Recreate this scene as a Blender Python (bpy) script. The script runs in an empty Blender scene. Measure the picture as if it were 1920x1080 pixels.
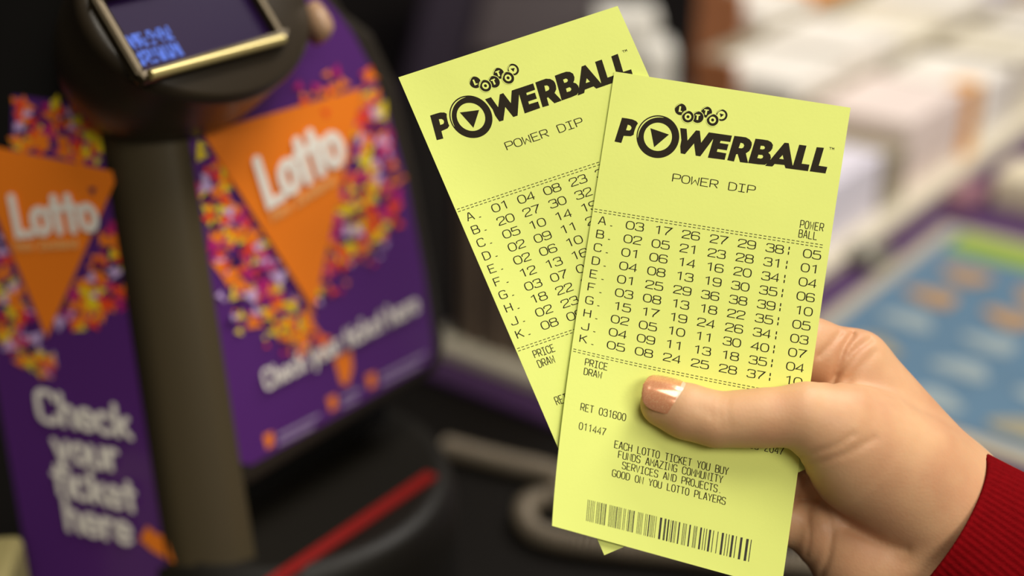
import bpy, bmesh, math, random
import numpy as np
from mathutils import Vector, Matrix
from mathutils.geometry import tessellate_polygon

# ------------------------------------------------------------------ camera, world, lights, exposure
SC = bpy.context.scene
COL = SC.collection
PI = math.pi
F = 50.0 / 36.0 * 1920.0                    # focal length in pixels of the 1920 frame
PITCH = math.radians(25.0)
CT = 0.90                                   # counter top height
CAM = np.array([0.0, 0.0, CT + 0.456])
SP, CP = math.sin(PITCH), math.cos(PITCH)
FWD = np.array([0, CP, -SP]); UP = np.array([0, SP, CP]); RIGHT = np.array([1.0, 0, 0])
D0 = 0.47                                   # distance of the tickets from the lens

cd = bpy.data.cameras.new('camera'); co = bpy.data.objects.new('camera', cd); COL.objects.link(co)
co.location = CAM; co.rotation_euler = (PI / 2 - PITCH, 0, 0)
cd.lens = 50; cd.sensor_width = 36; cd.clip_start = 0.02
cd.dof.use_dof = True; cd.dof.focus_distance = 0.469; cd.dof.aperture_fstop = 3.1
SC.camera = co

SC.view_settings.view_transform = 'Standard'; SC.view_settings.look = 'None'
SC.view_settings.gamma = 1.0; SC.view_settings.use_curve_mapping = False
SC.view_settings.exposure = -0.48

w = bpy.data.worlds.new('world'); SC.world = w; w.use_nodes = True
w.node_tree.nodes['Background'].inputs[0].default_value = (1.0, 0.92, 0.78, 1)
w.node_tree.nodes['Background'].inputs[1].default_value = 0.15

def area(name, loc, target, size, energy, col):
    l = bpy.data.lights.new(name, 'AREA'); l.shape = 'RECTANGLE'; l.size, l.size_y = size
    l.energy = energy; l.color = col
    o = bpy.data.objects.new(name, l); COL.objects.link(o); o.location = loc
    o.rotation_euler = (Vector(target) - Vector(loc)).to_track_quat('-Z', 'Y').to_euler()
    return o
WARM = (1.0, 0.94, 0.83)
area('ceiling_lamp_over_counter', (0.44, 0.02, 2.65), (0.05, 0.45, 1.1), (0.9, 0.55), 21, WARM)
area('ceiling_lamp_over_stand', (0.95, 1.15, 2.65), (0.75, 1.2, 0.9), (1.2, 0.6), 42, (1.0, 0.95, 0.90))
area('fill_lamp_shop_side', (0.85, -1.45, 2.55), (0.0, 0.5, 1.1), (1.2, 0.6), 40, WARM)  # unseen fill added to brighten the hand, tickets and kiosk from the front

# ------------------------------------------------------------------ helpers
def at(px, py, d):
    """world point seen at pixel (px,py) of the 1920x1080 frame, d metres along the lens axis"""
    px = np.asarray(px, float); py = np.asarray(py, float); d = np.asarray(d, float)
    x = (px - 960) / F * d; y = -(py - 540) / F * d
    return CAM + x[..., None] * RIGHT + y[..., None] * UP + d[..., None] * FWD
def ray(px, py):
    return (px - 960) / F * RIGHT - (py - 540) / F * UP + FWD
def on_z(px, py, z):
    r = ray(px, py); return CAM + r * ((z - CAM[2]) / r[2])

def lin(r, g, b):
    f = lambda c: (c / 255 / 12.92) if c / 255 <= 0.04045 else ((c / 255 + 0.055) / 1.055) ** 2.4
    return (f(r), f(g), f(b), 1.0)
MATS = {}
def mat(name, rgb, rough=0.5, metal=0.0, spec=0.5, noise=0.0, nscale=40.0, bump=0.0, bscale=300.0, emit=None, estr=1.0, coat=0.0, sss=0.0):
    if name in MATS: return MATS[name]
    m = bpy.data.materials.new(name); m.use_nodes = True; MATS[name] = m
    nt = m.node_tree; b = nt.nodes['Principled BSDF']
    c = lin(*rgb)
    b.inputs['Base Color'].default_value = c; b.inputs['Roughness'].default_value = rough
    b.inputs['Metallic'].default_value = metal; b.inputs['Specular IOR Level'].default_value = spec
    b.inputs['Coat Weight'].default_value = coat
    if sss:
        b.inputs['Subsurface Weight'].default_value = sss
        b.inputs['Subsurface Radius'].default_value = (0.004, 0.0016, 0.0009)
        b.inputs['Subsurface Scale'].default_value = 1.0
    tc = None
    if noise or bump:
        tc = nt.nodes.new('ShaderNodeTexCoord')
    if noise:
        n = nt.nodes.new('ShaderNodeTexNoise'); n.inputs['Scale'].default_value = nscale; n.inputs['Detail'].default_value = 4
        nt.links.new(tc.outputs['Object'], n.inputs['Vector'])
        mx = nt.nodes.new('ShaderNodeMix'); mx.data_type = 'RGBA'
        mx.inputs[6].default_value = tuple(x * (1 - noise) for x in c[:3]) + (1,)
        mx.inputs[7].default_value = tuple(min(1, x * (1 + noise)) for x in c[:3]) + (1,)
        nt.links.new(n.outputs['Fac'], mx.inputs[0]); nt.links.new(mx.outputs[2], b.inputs['Base Color'])
    if bump:
        n2 = nt.nodes.new('ShaderNodeTexNoise'); n2.inputs['Scale'].default_value = bscale; n2.inputs['Detail'].default_value = 3
        nt.links.new(tc.outputs['Object'], n2.inputs['Vector'])
        bp = nt.nodes.new('ShaderNodeBump'); bp.inputs['Strength'].default_value = bump; bp.inputs['Distance'].default_value = 0.0005
        nt.links.new(n2.outputs['Fac'], bp.inputs['Height']); nt.links.new(bp.outputs[0], b.inputs['Normal'])
    if emit:
        b.inputs['Emission Color'].default_value = lin(*emit); b.inputs['Emission Strength'].default_value = estr
    return m

def tag(o, label=None, cat=None, group=None, kind=None):
    if label: o['label'] = label
    if cat: o['category'] = cat
    if group: o['group'] = group
    if kind: o['kind'] = kind
    return o
def empty(name, loc):
    o = bpy.data.objects.new(name, None); COL.objects.link(o); o.location = loc; o.empty_display_size = 0.02
    return o
def link(name, me, mats, parent=None, origin=None):
    """link mesh with vertices in world coordinates; origin moves the pivot"""
    for m in (mats if isinstance(mats, (list, tuple)) else [mats]): me.materials.append(m)
    o = bpy.data.objects.new(name, me); COL.objects.link(o)
    piv = Vector((0, 0, 0))
    if parent is not None:
        piv = parent['_pivot'] if False else Vector(PIV[parent.name])
        me.transform(Matrix.Translation(-piv)); o.parent = parent
        PIV[o.name] = tuple(piv)
    else:
        if origin is None:
            vs = [v.co for v in me.vertices]
            lo = [min(v[k] for v in vs) for k in range(3)]; hi = [max(v[k] for v in vs) for k in range(3)]
            origin = ((lo[0] + hi[0]) / 2, (lo[1] + hi[1]) / 2, lo[2])
        piv = Vector(origin); me.transform(Matrix.Translation(-piv)); o.location = piv
        PIV[o.name] = tuple(piv)
    return o
PIV = {}
def root(name, loc):
    o = empty(name, loc); PIV[o.name] = tuple(loc); return o

class MB:
    """mesh builder in world coordinates with material slots"""
    def __init__(s): s.v = []; s.f = []; s.mi = []; s.sm = []
    def add(s, verts, faces, mi=0, smooth=False):
        n = len(s.v); s.v += [tuple(map(float, p)) for p in verts]
        for f in faces: s.f.append(tuple(i + n for i in f)); s.mi.append(mi); s.sm.append(smooth)
    def box(s, o, ax, ay, az, mi=0):
        """box from corner o along three edge vectors"""
        o, ax, ay, az = [np.array(q, float) for q in (o, ax, ay, az)]
        p = [o, o + ax, o + ax + ay, o + ay]; p += [q + az for q in p]
        s.add(p, [(0, 3, 2, 1), (4, 5, 6, 7), (0, 1, 5, 4), (1, 2, 6, 5), (2, 3, 7, 6), (3, 0, 4, 7)], mi)
    def prism(s, poly, ext, mi=0):
        """extrude 3D polygon by vector ext"""
        n = len(poly); ext = np.array(ext, float); P = [np.array(q, float) for q in poly]
        s.add(P + [q + ext for q in P], [tuple(range(n))[::-1], tuple(range(n, 2 * n))] + [(i, (i + 1) % n, n + (i + 1) % n, n + i) for i in range(n)], mi)
    def grid(s, P, mi=0, smooth=True, closed_u=False, flip=False):
        P = np.asarray(P); nu, nv = P.shape[:2]; fs = []
        for i in range(nu - (0 if closed_u else 1)):
            i2 = (i + 1) % nu
            for j in range(nv - 1):
                q = (i * nv + j, i2 * nv + j, i2 * nv + j + 1, i * nv + j + 1)
                fs.append(q[::-1] if flip else q)
        s.add(P.reshape(-1, 3), fs, mi, smooth)
    def lathe(s, c, axis, xdir, prof, n=64, mi=0, sx=1.0, sy=1.0, smooth=True):
        """profile [(r,h)] turned about axis; elliptical with sx, sy"""
        c = np.array(c, float); a = np.array(axis, float); a /= np.linalg.norm(a)
        x = np.array(xdir, float); x -= a * (x @ a); x /= np.linalg.norm(x); y = np.cross(a, x)
        P = np.array([[c + a * h + r * (math.cos(t) * sx * x + math.sin(t) * sy * y) for r, h in prof] for t in np.linspace(0, 2 * PI, n, endpoint=False)])
        s.grid(P, mi, smooth, closed_u=True)
    def tube(s, pts, r, n=8, mi=0, caps=True):
        pts = np.asarray(pts, float); m = len(pts)
        T = np.gradient(pts, axis=0); T /= np.linalg.norm(T, axis=1)[:, None] + 1e-12
        nrm = np.cross(T[0], [0.3, 0.5, 0.81]); nrm /= np.linalg.norm(nrm); rows = []
        for i in range(m):
            nrm = nrm - T[i] * (nrm @ T[i]); nrm /= np.linalg.norm(nrm); b = np.cross(T[i], nrm)
            rr = r[i] if hasattr(r, '__len__') else r
            rows.append([pts[i] + rr * (math.cos(a) * nrm + math.sin(a) * b) for a in np.linspace(0, 2 * PI, n, endpoint=False)])
        P = np.array(rows).transpose(1, 0, 2); s.grid(P, mi, True, closed_u=True)
        if caps:
            s.add(rows[0], [tuple(range(n))], mi); s.add(rows[-1], [tuple(range(n))[::-1]], mi)
    def mesh(s, name):
        me = bpy.data.meshes.new(name); me.from_pydata(s.v, [], s.f)
        me.polygons.foreach_set('material_index', s.mi); me.polygons.foreach_set('use_smooth', s.sm)
        me.update(); return me
    def build(s, name, mats, parent=None, origin=None, normals=True, bevel=0, seg=2):
        me = s.mesh(name)
        if normals:
            bm = bmesh.new(); bm.from_mesh(me)
            if bevel: bmesh.ops.remove_doubles(bm, verts=bm.verts, dist=1e-6)
            bmesh.ops.recalc_face_normals(bm, faces=bm.faces); bm.to_mesh(me); bm.free()
        o = link(name, me, mats, parent, origin)
        if bevel:
            md = o.modifiers.new('bevel', 'BEVEL'); md.width = bevel; md.segments = seg; md.limit_method = 'ANGLE'; md.angle_limit = math.radians(35)
        return o

# ------------------------------------------------------------------ stroke lettering (unit cell: x 0..1, y 0..1 up)
R0 = [(.22, 0), (.78, 0), (1, .24), (1, .76), (.78, 1), (.22, 1), (0, .76), (0, .24)]
G = {
 '0': [('c', R0)], 'O': [('c', R0)],
 '1': [('l', [(.18, .84), (.30, .86), (.62, 1), (.62, 0)])],
 '2': [('s', [(.02, .72), (.03, .90), (.2, 1), (.8, 1), (.98, .92), (.98, .66), (.80, .52), (.20, .30), (.0, .0)]), ('l', [(0, .02), (1, .02)])],
 '3': [('s', [(.02, .78), (.08, .94), (.22, 1), (.78, 1), (.96, .94), (.96, .60), (.78, .53), (.4, .53)]), ('s', [(.4, .53), (.8, .53), (1, .44), (1, .08), (.78, 0), (.2, 0), (.04, .06), (.0, .20)])],
 '4': [('l', [(.78, 0), (.78, 1), (0, .28), (1, .28)])],
 '5': [('l', [(.95, 1), (.12, 1), (.06, .55)]), ('s', [(.06, .55), (.25, .62), (.78, .62), (1, .52), (1, .12), (.78, 0), (.2, 0), (.0, .08), (.0, .18)])],
 '6': [('s', [(.97, .80), (.92, .96), (.75, 1), (.25, 1), (.0, .86), (0, .5), (0, .14), (.2, 0), (.8, 0), (1, .12), (1, .44), (.8, .56), (.2, .56), (.0, .44)])],
 '7': [('l', [(0, 1), (1, 1), (.36, .25), (.32, 0)])],
 '8': [('c', [(.22, .54), (.78, .54), (.96, .64), (.96, .90), (.78, 1), (.22, 1), (.04, .90), (.04, .64)]), ('c', [(.2, 0), (.8, 0), (1, .12), (1, .42), (.8, .54), (.2, .54), (0, .42), (0, .12)])],
 '9': [('s', [(.03, .18), (.08, .04), (.25, 0), (.75, 0), (1, .14), (1, .5), (1, .86), (.8, 1), (.2, 1), (0, .88), (0, .56), (.2, .44), (.8, .44), (1, .56)])],
 'A': [('l', [(0, 0), (.44, 1), (.56, 1), (1, 0)]), ('l', [(.17, .34), (.83, .34)])],
 'B': [('l', [(.04, 0), (.04, 1)]), ('s', [(.04, 1), (.7, 1), (.92, .93), (.92, .58), (.7, .52), (.04, .52)]), ('s', [(.04, .52), (.75, .52), (1, .45), (1, .07), (.75, 0), (.04, 0)])],
 'C': [('s', [(.98, .78), (.94, .94), (.78, 1), (.25, 1), (0, .84), (0, .5), (0, .16), (.25, 0), (.78, 0), (.94, .06), (.98, .22)])],
 'D': [('l', [(.04, 0), (.04, 1)]), ('s', [(.04, 1), (.65, 1), (1, .82), (1, .5), (1, .18), (.65, 0), (.04, 0)])],
 'E': [('l', [(.98, 1), (.05, 1), (.05, 0), (1, 0)]), ('l', [(.05, .52), (.82, .52)])],
 'F': [('l', [(.98, 1), (.05, 1), (.05, 0)]), ('l', [(.05, .50), (.82, .50)])],
 'G': [('s', [(.98, .80), (.92, .95), (.75, 1), (.25, 1), (0, .84), (0, .5), (0, .16), (.25, 0), (.78, 0), (1, .08), (1, .22)]), ('l', [(1, .1), (1, .46), (.55, .46)])],
 'H': [('l', [(.05, 0), (.05, 1)]), ('l', [(.95, 0), (.95, 1)]), ('l', [(.05, .52), (.95, .52)])],
 'I': [('l', [(.5, 0), (.5, 1)]), ('l', [(.08, 1), (.92, 1)]), ('l', [(.08, 0), (.92, 0)])],
 'J': [('s', [(.95, 1), (.95, .4), (.95, .06), (.75, 0), (.25, 0), (.05, .06), (.02, .26)])],
 'K': [('l', [(.05, 0), (.05, 1)]), ('l', [(.95, 1), (.08, .44)]), ('l', [(.36, .62), (1, 0)])],
 'L': [('l', [(.06, 1), (.06, 0), (1, 0)])],
 'M': [('l', [(.0, 0), (.0, 1), (.5, .42), (1, 1), (1, 0)])],
 'N': [('l', [(.04, 0), (.04, 1), (.96, 0), (.96, 1)])],
 'P': [('l', [(.04, 0), (.04, 1)]), ('s', [(.04, 1), (.75, 1), (1, .92), (1, .52), (.75, .44), (.04, .44)])],
 'R': [('l', [(.04, 0), (.04, 1)]), ('s', [(.04, 1), (.75, 1), (1, .92), (1, .54), (.75, .46), (.04, .46)]), ('l', [(.55, .46), (1, 0)])],
 'S': [('s', [(.97, .80), (.92, .95), (.75, 1), (.25, 1), (.04, .93), (.04, .62), (.25, .54), (.75, .48), (.98, .40), (.98, .07), (.75, 0), (.25, 0), (.06, .05), (.02, .20)])],
 'T': [('l', [(.5, 0), (.5, 1)]), ('l', [(0, 1), (1, 1)])],
 'U': [('s', [(.02, 1), (.02, .4), (.02, .1), (.25, 0), (.75, 0), (.98, .1), (.98, .4), (.98, 1)])],
 'V': [('l', [(0, 1), (.5, 0), (1, 1)])],
 'W': [('l', [(.04, 1), (.10, 0), (.5, .62), (.90, 0), (.96, 1)])],
 'Y': [('l', [(0, 1), (.5, .45), (1, 1)]), ('l', [(.5, .45), (.5, 0)])],
 'Z': [('l', [(0, 1), (1, 1), (0, 0), (1, 0)])],
 '.': [('l', [(.36, .03), (.66, .03)])],
 '|': [('l', [(.5, .0), (.5, .38)]), ('l', [(.5, .62), (.5, 1.0)])],
 'o': [('c', [(.5 + .5 * math.cos(a), .31 + .31 * math.sin(a)) for a in np.linspace(0, 2 * PI, 12, endpoint=False)])],
 't': [('l', [(.45, 0), (.45, .9)]), ('l', [(.0, .62), (.95, .62)])],
 'h': [('l', [(.06, 0), (.06, 1)]), ('s', [(.06, .3), (.12, .55), (.5, .64), (.85, .55), (.92, .3), (.92, 0)])],
 'n': [('l', [(.06, 0), (.06, .62)]), ('s', [(.06, .3), (.12, .55), (.5, .64), (.85, .55), (.92, .3), (.92, 0)])],
 'e': [('s', [(.03, .32), (.97, .32), (.95, .52), (.5, .66), (.04, .54), (.0, .3), (.06, .06), (.5, -.02), (.92, .10)])],
 'c': [('s', [(.92, .50), (.7, .64), (.3, .64), (.0, .48), (.0, .14), (.3, 0), (.7, 0), (.92, .12)])],
 'k': [('l', [(.06, 0), (.06, 1)]), ('l', [(.9, .62), (.1, .28)]), ('l', [(.35, .38), (.98, 0)])],
 'y': [('l', [(.0, .62), (.46, .02)]), ('l', [(.95, .62), (.3, -.28)])],
 'u': [('s', [(.06, .62), (.06, .3), (.12, .03), (.5, -.02), (.9, .05), (.92, .3), (.92, .62)])],
 'r': [('l', [(.08, 0), (.08, .62)]), ('s', [(.08, .3), (.2, .55), (.55, .64), (.9, .60)])],
 'i': [('l', [(.5, 0), (.5, .60)]), ('l', [(.5, .82), (.5, .90)])],
 'w': [('l', [(.0, .62), (.25, 0), (.5, .55), (.75, 0), (1, .62)])],
 'a': [('c', [(.46 + .46 * math.cos(a), .31 + .31 * math.sin(a)) for a in np.linspace(0, 2 * PI, 12, endpoint=False)]), ('l', [(.94, 0), (.94, .62)])],
 'd': [('c', [(.46 + .46 * math.cos(a), .31 + .31 * math.sin(a)) for a in np.linspace(0, 2 * PI, 12, endpoint=False)]), ('l', [(.94, 0), (.94, 1)])],
 'l': [('l', [(.5, 0), (.5, 1)])],
}
def chaikin(p, closed, it=2):
    p = [np.array(q, float) for q in p]
    for _ in range(it):
        q = []; n = len(p)
        for i in range(n if closed else n - 1):
            a, b = p[i], p[(i + 1) % n]; q += [a * .75 + b * .25, a * .25 + b * .75]
        p = q if closed else [p[0]] + q + [p[-1]]
    return p
def ribbon(pts, wx, wy, closed=False, cap=False):
    """polyline in millimetre-like 2D -> (verts, faces); wx / wy are the pen's width across and along"""
    p = np.array(pts, float)
    if closed: nx, pv = np.roll(p, -1, 0), np.roll(p, 1, 0)
    else:
        nx = np.vstack([p[1:], 2 * p[-1:] - p[-2:-1]]); pv = np.vstack([2 * p[:1] - p[1:2], p[:-1]])
    a = p - pv; b = nx - p
    a /= np.linalg.norm(a, axis=1)[:, None] + 1e-12; b /= np.linalg.norm(b, axis=1)[:, None] + 1e-12
    na = np.stack([-a[:, 1], a[:, 0]], 1); nb = np.stack([-b[:, 1], b[:, 0]], 1)
    m = na + nb; L = np.linalg.norm(m, axis=1)[:, None]; m /= L + 1e-9
    k = 1 / np.maximum(0.45, (m * na).sum(1))[:, None]
    wv = np.array([wx, wy])[None, :] * 0.5
    off = m * k * wv
    v = np.vstack([p + off, p - off]); n = len(p)
    f = [(i, i + n, (i + 1) % n + n, (i + 1) % n) for i in range(n if closed else n - 1)]
    if cap and not closed:
        v = list(v)
        for q, d in ((p[0], -b[0]), (p[-1], a[-1])):
            s0 = len(v); ang = math.atan2(d[1], d[0])
            v += [q + np.array([wx * .5 * math.cos(ang + t), wy * .5 * math.sin(ang + t)]) for t in np.linspace(-PI / 2, PI / 2, 7)]
            f.append(tuple(range(s0, s0 + 7)))
    return np.array(v), f
def glyph(ch, w, h, pen, penh, cap=False):
    out = []
    for kind, pts in G.get(ch, []):
        q = [np.array((x * w, y * h)) for x, y in pts]
        if kind == 'c': q = chaikin(q, True, 2)
        elif kind == 's': q = chaikin(q, False, 2)
        out.append(ribbon(q, pen, penh, kind == 'c', cap))
    return out

# ------------------------------------------------------------------ room
floor = MB(); floor.box((-3, -2.5, -0.05), (7, 0, 0), (0, 7, 0), (0, 0, 0.05))
tag(floor.build('floor', mat('floor_vinyl', (60, 52, 48), .6, noise=.2)), kind='structure')
wl = MB(); wl.box((-3, 3.6, 0), (7, 0, 0), (0, .1, 0), (0, 0, 2.8))
tag(wl.build('wall_back', mat('wall_paint_dark', (40, 28, 52), .8, noise=.1)), kind='structure')
wl = MB(); wl.box((-3, -2.5, 0), (.1, 0, 0), (0, 6.1, 0), (0, 0, 2.8))
tag(wl.build('wall_left', mat('wall_paint_black', (24, 20, 20), .8, noise=.1)), kind='structure')
ct = MB(); ct.box((-1.6, 0.25, CT - .04), (3.8, 0, 0), (0, 2.75, 0), (0, 0, .04), 0); ct.box((-1.55, 0.30, 0), (3.7, 0, 0), (0, 2.65, 0), (0, 0, CT - .04), 1)
tag(ct.build('counter', [mat('counter_laminate', (18, 15, 12), .5, spec=.2, noise=.15), mat('counter_front', (36, 28, 44), .6)]), 'long black shop counter under the kiosk and the tray', 'counter')

K0 = on_z(1165, 814, CT)[:2]
EA = np.array([math.sin(math.radians(38)), math.cos(math.radians(38))]); EB = np.array([-EA[1], EA[0]])
def ab(a, b, z=0.0):
    q = K0 + EA * a + EB * b; return np.array([q[0], q[1], CT + z])
def A3(s): return np.array([EA[0] * s, EA[1] * s, 0])
def B3(s): return np.array([EB[0] * s, EB[1] * s, 0])
Z3 = lambda s: np.array([0, 0, s])
def abbox(mb, a0, a1, b0, b1, z0, z1, mi=0): mb.box(ab(a0, b0, z0), A3(a1 - a0), B3(b1 - b0), Z3(z1 - z0), mi)

# ------------------------------------------------------------------ purple board, mat, tray with slip pads
m = MB(); abbox(m, -.022, .38, -.55, .18, 0, .006); abbox(m, .38, 1.25, -.55, .345, 0, .006)
tag(m.build('counter_board', mat('purple_board', (74, 46, 88), .45, noise=.08), bevel=.002), 'flat purple board on the counter under the white tray and blue mat', 'board')

BZ = .006
tray = root('slip_tray', ab(.0, .0, BZ))
tag(tray, 'long white tray of slip pads standing on the purple board at right', 'tray')
m = MB(); abbox(m, 0, .40, .0, .165, BZ, BZ + .010); abbox(m, .40, 1.2, .0, .32, BZ, BZ + .010)
m.build('base_plate', mat('tray_white', (206, 198, 178), .4), tray, bevel=.002)
TZ = BZ + .010
ivory = mat('tray_ivory', (214, 205, 190), .45)
m = MB(); abbox(m, .60, 1.19, .275, .285, TZ, TZ + .155); m.build('back_panel', ivory, tray)
brown = mat('orange_brown_board', (176, 112, 72), .5, noise=.1)
m = MB(); abbox(m, .522, .527, .222, .270, TZ, TZ + .130); m.build('end_panel', brown, tray)
m = MB(); abbox(m, .414, .419, .165, .202, TZ, TZ + .098); m.build('end_panel', brown, tray)
divm = mat('divider_olive', (150, 140, 118), .35)
rows = [(.018, .106, .060), (.111, .202, .085), (.207, .268, .112)]
PITCHA = .108
spans = [[(.212, .402, 1), (.450, .572, 3), (.602, .700, 0), (.706, .800, 2), (.806, .910, 0), (.916, 1.02, 3), (1.026, 1.13, 0)],
         [(.424 + k * PITCHA, .424 + k * PITCHA + .103, (0, 0, 2, 0, 1, 0, 2)[k]) for k in range(7)],
         [(.532 + k * PITCHA, .532 + k * PITCHA + .103, (0, 4, 0, 2, 0, 0)[k]) for k in range(6)]]
m = MB(); abbox(m, .404, .448, .016, .108, TZ, TZ + .046); m.build('divider', divm, tray)
m = MB(); abbox(m, .575, .599, .014, .036, TZ, TZ + .066); m.build('divider', mat('divider_tan', (236, 168, 70), .4), tray)
for a in (.702, .802, .912, 1.022):
    m = MB(); abbox(m, a, a + .002, .016, .108, TZ, TZ + .064); m.build('divider', divm, tray)
m = MB(); abbox(m, .204, 1.19, .1075, .1095, TZ, TZ + .070); m.build('step_riser', divm, tray)
m = MB(); abbox(m, .424, 1.19, .2035, .2055, TZ, TZ + .098); m.build('step_riser', divm, tray)

rng = random.Random(5)
padmats = [mat('slip_white', (238, 232, 222), .6), mat('slip_lavender', (222, 216, 228), .6), mat('slip_cream', (236, 228, 208), .6), mat('slip_pink', (230, 214, 206), .6), mat('slip_orange', (236, 150, 60), .6)]
ordn = ['first', 'second', 'third', 'fourth', 'fifth', 'sixth', 'seventh', 'eighth', 'ninth']
rown = ['front', 'middle', 'back']
coln = ['white', 'lavender white', 'cream', 'pale pink', 'orange']
for r, (b0, b1, h) in enumerate(rows):
    for k, (a0, a1, ci) in enumerate(spans[r]):
        m = MB(); n = 5; zz = TZ
        hh_ = h * (1 + .08 * rng.uniform(-1, 1)) if not (r == 0 and k == 0) else .052
        for q in range(n):                                    # a pad is a few tear-off blocks, slightly shifted
            z1 = TZ + hh_ * (q + 1) / n; j = rng.uniform(-.0010, .0010); j2 = rng.uniform(-.0006, .0006)
            abbox(m, a0 + j, a1 + j, b0 + j2, b1 + j2, zz, z1 - .0006); zz = z1
        o = m.build('slip_pad', padmats[ci])
        tag(o, '%s slip pad, %s from near end, %s row of white tray' % (coln[ci], ordn[k], rown[r]), 'paper pad', 'slip pads in the tray')

# upright holder of slips seen edge-on to the left of the tickets
hold = root('upright_slip_holder', ab(.02, .02, TZ))
tag(hold, 'upright holder packed with brown-grey slips, left of the tickets on the tray', 'slip holder')
m = MB(); abbox(m, .014, .09, .146, .150, TZ, TZ + .15); abbox(m, .014, .09, .006, .010, TZ, TZ + .15); abbox(m, .088, .092, .006, .150, TZ, TZ + .15)
m.build('frame', mat('holder_dark', (38, 30, 34), .5), hold)
slipm = [mat('slip_edge_%d' % i, c, .7) for i, c in enumerate([(112, 96, 82), (92, 78, 68), (126, 108, 92)])]
m = MB(); b = .0105; i = 0
while b < .1445:
    wv = rng.uniform(.0016, .0040); abbox(m, .012 + rng.uniform(0, .006), .087, b, min(b + wv, .1455), TZ, TZ + .142 + rng.uniform(-.006, .006), i % 3); b += wv + .0003; i += 1
m.build('slip_bundle', slipm, hold)

# blue mat
bm_ = root('scratch_ticket_mat', ab(.11, -.035, BZ))
tag(bm_, 'flat blue printed display mat with a white rim and green band, right edge', 'counter mat')
MZ = BZ
m = MB(); abbox(m, .105, .432, -.36, -.030, MZ, MZ + .004); m.build('mat_rim', mat('mat_rim_white', (176, 168, 150), .4), bm_, bevel=.001)
m = MB(); abbox(m, .118, .418, -.35, -.044, MZ + .004, MZ + .0048); m.build('blue_panel', mat('mat_blue', (92, 122, 146), .35, noise=.12, nscale=30), bm_)
m = MB(); abbox(m, .376, .417, -.35, -.052, MZ + .0048, MZ + .0054); m.build('green_band', mat('mat_green', (140, 164, 60), .4), bm_)
tan = mat('mat_tan', (150, 144, 122), .4); wht = mat('mat_pale', (146, 160, 164), .4); org = mat('mat_orange', (176, 138, 92), .4)
rng2 = random.Random(11)
for row in range(5):
    for c in range(5):
        a0 = .128 + row * .048 + rng2.uniform(-.004, .004); b0 = -.066 - c * .058 + rng2.uniform(-.004, .004)
        mm = org if (row >= 3 and c <= 1) else (wht if rng2.random() < .6 else tan)
        m = MB(); ctr = ab(a0 + .014, b0 - .018, MZ + .0052)
        P = []
        nn = 14
        for q in range(nn):
            t = 2 * PI * q / nn; rr = 1 + .18 * math.sin(3 * t + row + c)
            P.append(ctr + A3(.013 * rr * math.cos(t)) + B3(.019 * rr * math.sin(t)))
        m.prism(P, Z3(.0005)); m.build('printed_spot', mm, bm_)
# small things on the purple board
m = MB(); c = ab(.325, -.012, BZ)
m.lathe(c, (0, 0, 1), (1, 0, 0), [(0, 0), (.017, 0), (.019, .004), (.017, .012), (.010, .014), (.009, .009), (0, .009)], 40)
tag(m.build('round_tin', mat('tin_grey', (120, 116, 104), .4, .4)), 'small grey round tin between the tray and the mat', 'tin')
m = MB(); abbox(m, .50, .555, -.085, -.04, BZ, BZ + .03)
tag(m.build('cream_box', mat('box_cream', (222, 210, 182), .5), bevel=.004), 'small cream box on the purple board at the right edge', 'box')
m = MB(); abbox(m, .47, .52, -.034, -.012, BZ, BZ + .012)
tag(m.build('pink_card_pile', mat('card_pink', (142, 100, 112), .5), bevel=.001), 'low dusty pink card pile in front of the tray', 'card pile')

# white stepped boxes and dark terminal behind
def wbox(name, px, py, d, wx, hz, dy, mm, label, cat, group=None, yaw=0.0, bevel=.004):
    p = at(px, py, d); m = MB(); cy, sy = math.cos(yaw), math.sin(yaw)
    m.box((p[0], p[1], CT), (wx * cy, wx * sy, 0), (-dy * sy, dy * cy, 0), (0, 0, p[2] - CT + hz))
    return tag(m.build(name, mm, bevel=bevel), label, cat, group)
wt = mat('carton_white', (236, 232, 222), .55)
wbox('white_carton', 1120, 30, 1.33, .058, .0, .05, wt, 'tall white carton behind the top of the rear ticket', 'carton', 'white cartons behind the tickets')
wbox('white_carton', 1205, 95, 1.27, .030, .0, .05, wt, 'short white carton stepped beside the taller one behind the tickets', 'carton', 'white cartons behind the tickets')
dk = root('dark_terminal', (-.06, 1.42, CT))
tag(dk, 'dark purple terminal housing with slanted sides behind the tickets', 'terminal')
def housing(x0, x1, y, z0, z1, inset, dy):
    m = MB(); bl = [(x0, y, z0), (x1, y, z0), (x1, y + dy, z0), (x0, y + dy, z0)]
    tp = [(x0 + inset, y + .03, z1), (x1 - inset, y + .03, z1), (x1 - inset, y + dy, z1), (x0 + inset, y + dy, z1)]
    m.add(bl + tp, [(3, 2, 1, 0), (4, 5, 6, 7), (0, 1, 5, 4), (1, 2, 6, 5), (2, 3, 7, 6), (3, 0, 4, 7)]); return m
housing(-.12, .135, 1.45, CT, CT + .20, .05, .3).build('shell', mat('housing_purple', (40, 28, 46), .45), dk, bevel=.006)
housing(-.045, .105, 1.44, CT + .05, CT + .15, .025, .02).build('front_plate', mat('housing_plate', (58, 44, 48), .4), dk, bevel=.003)

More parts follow.
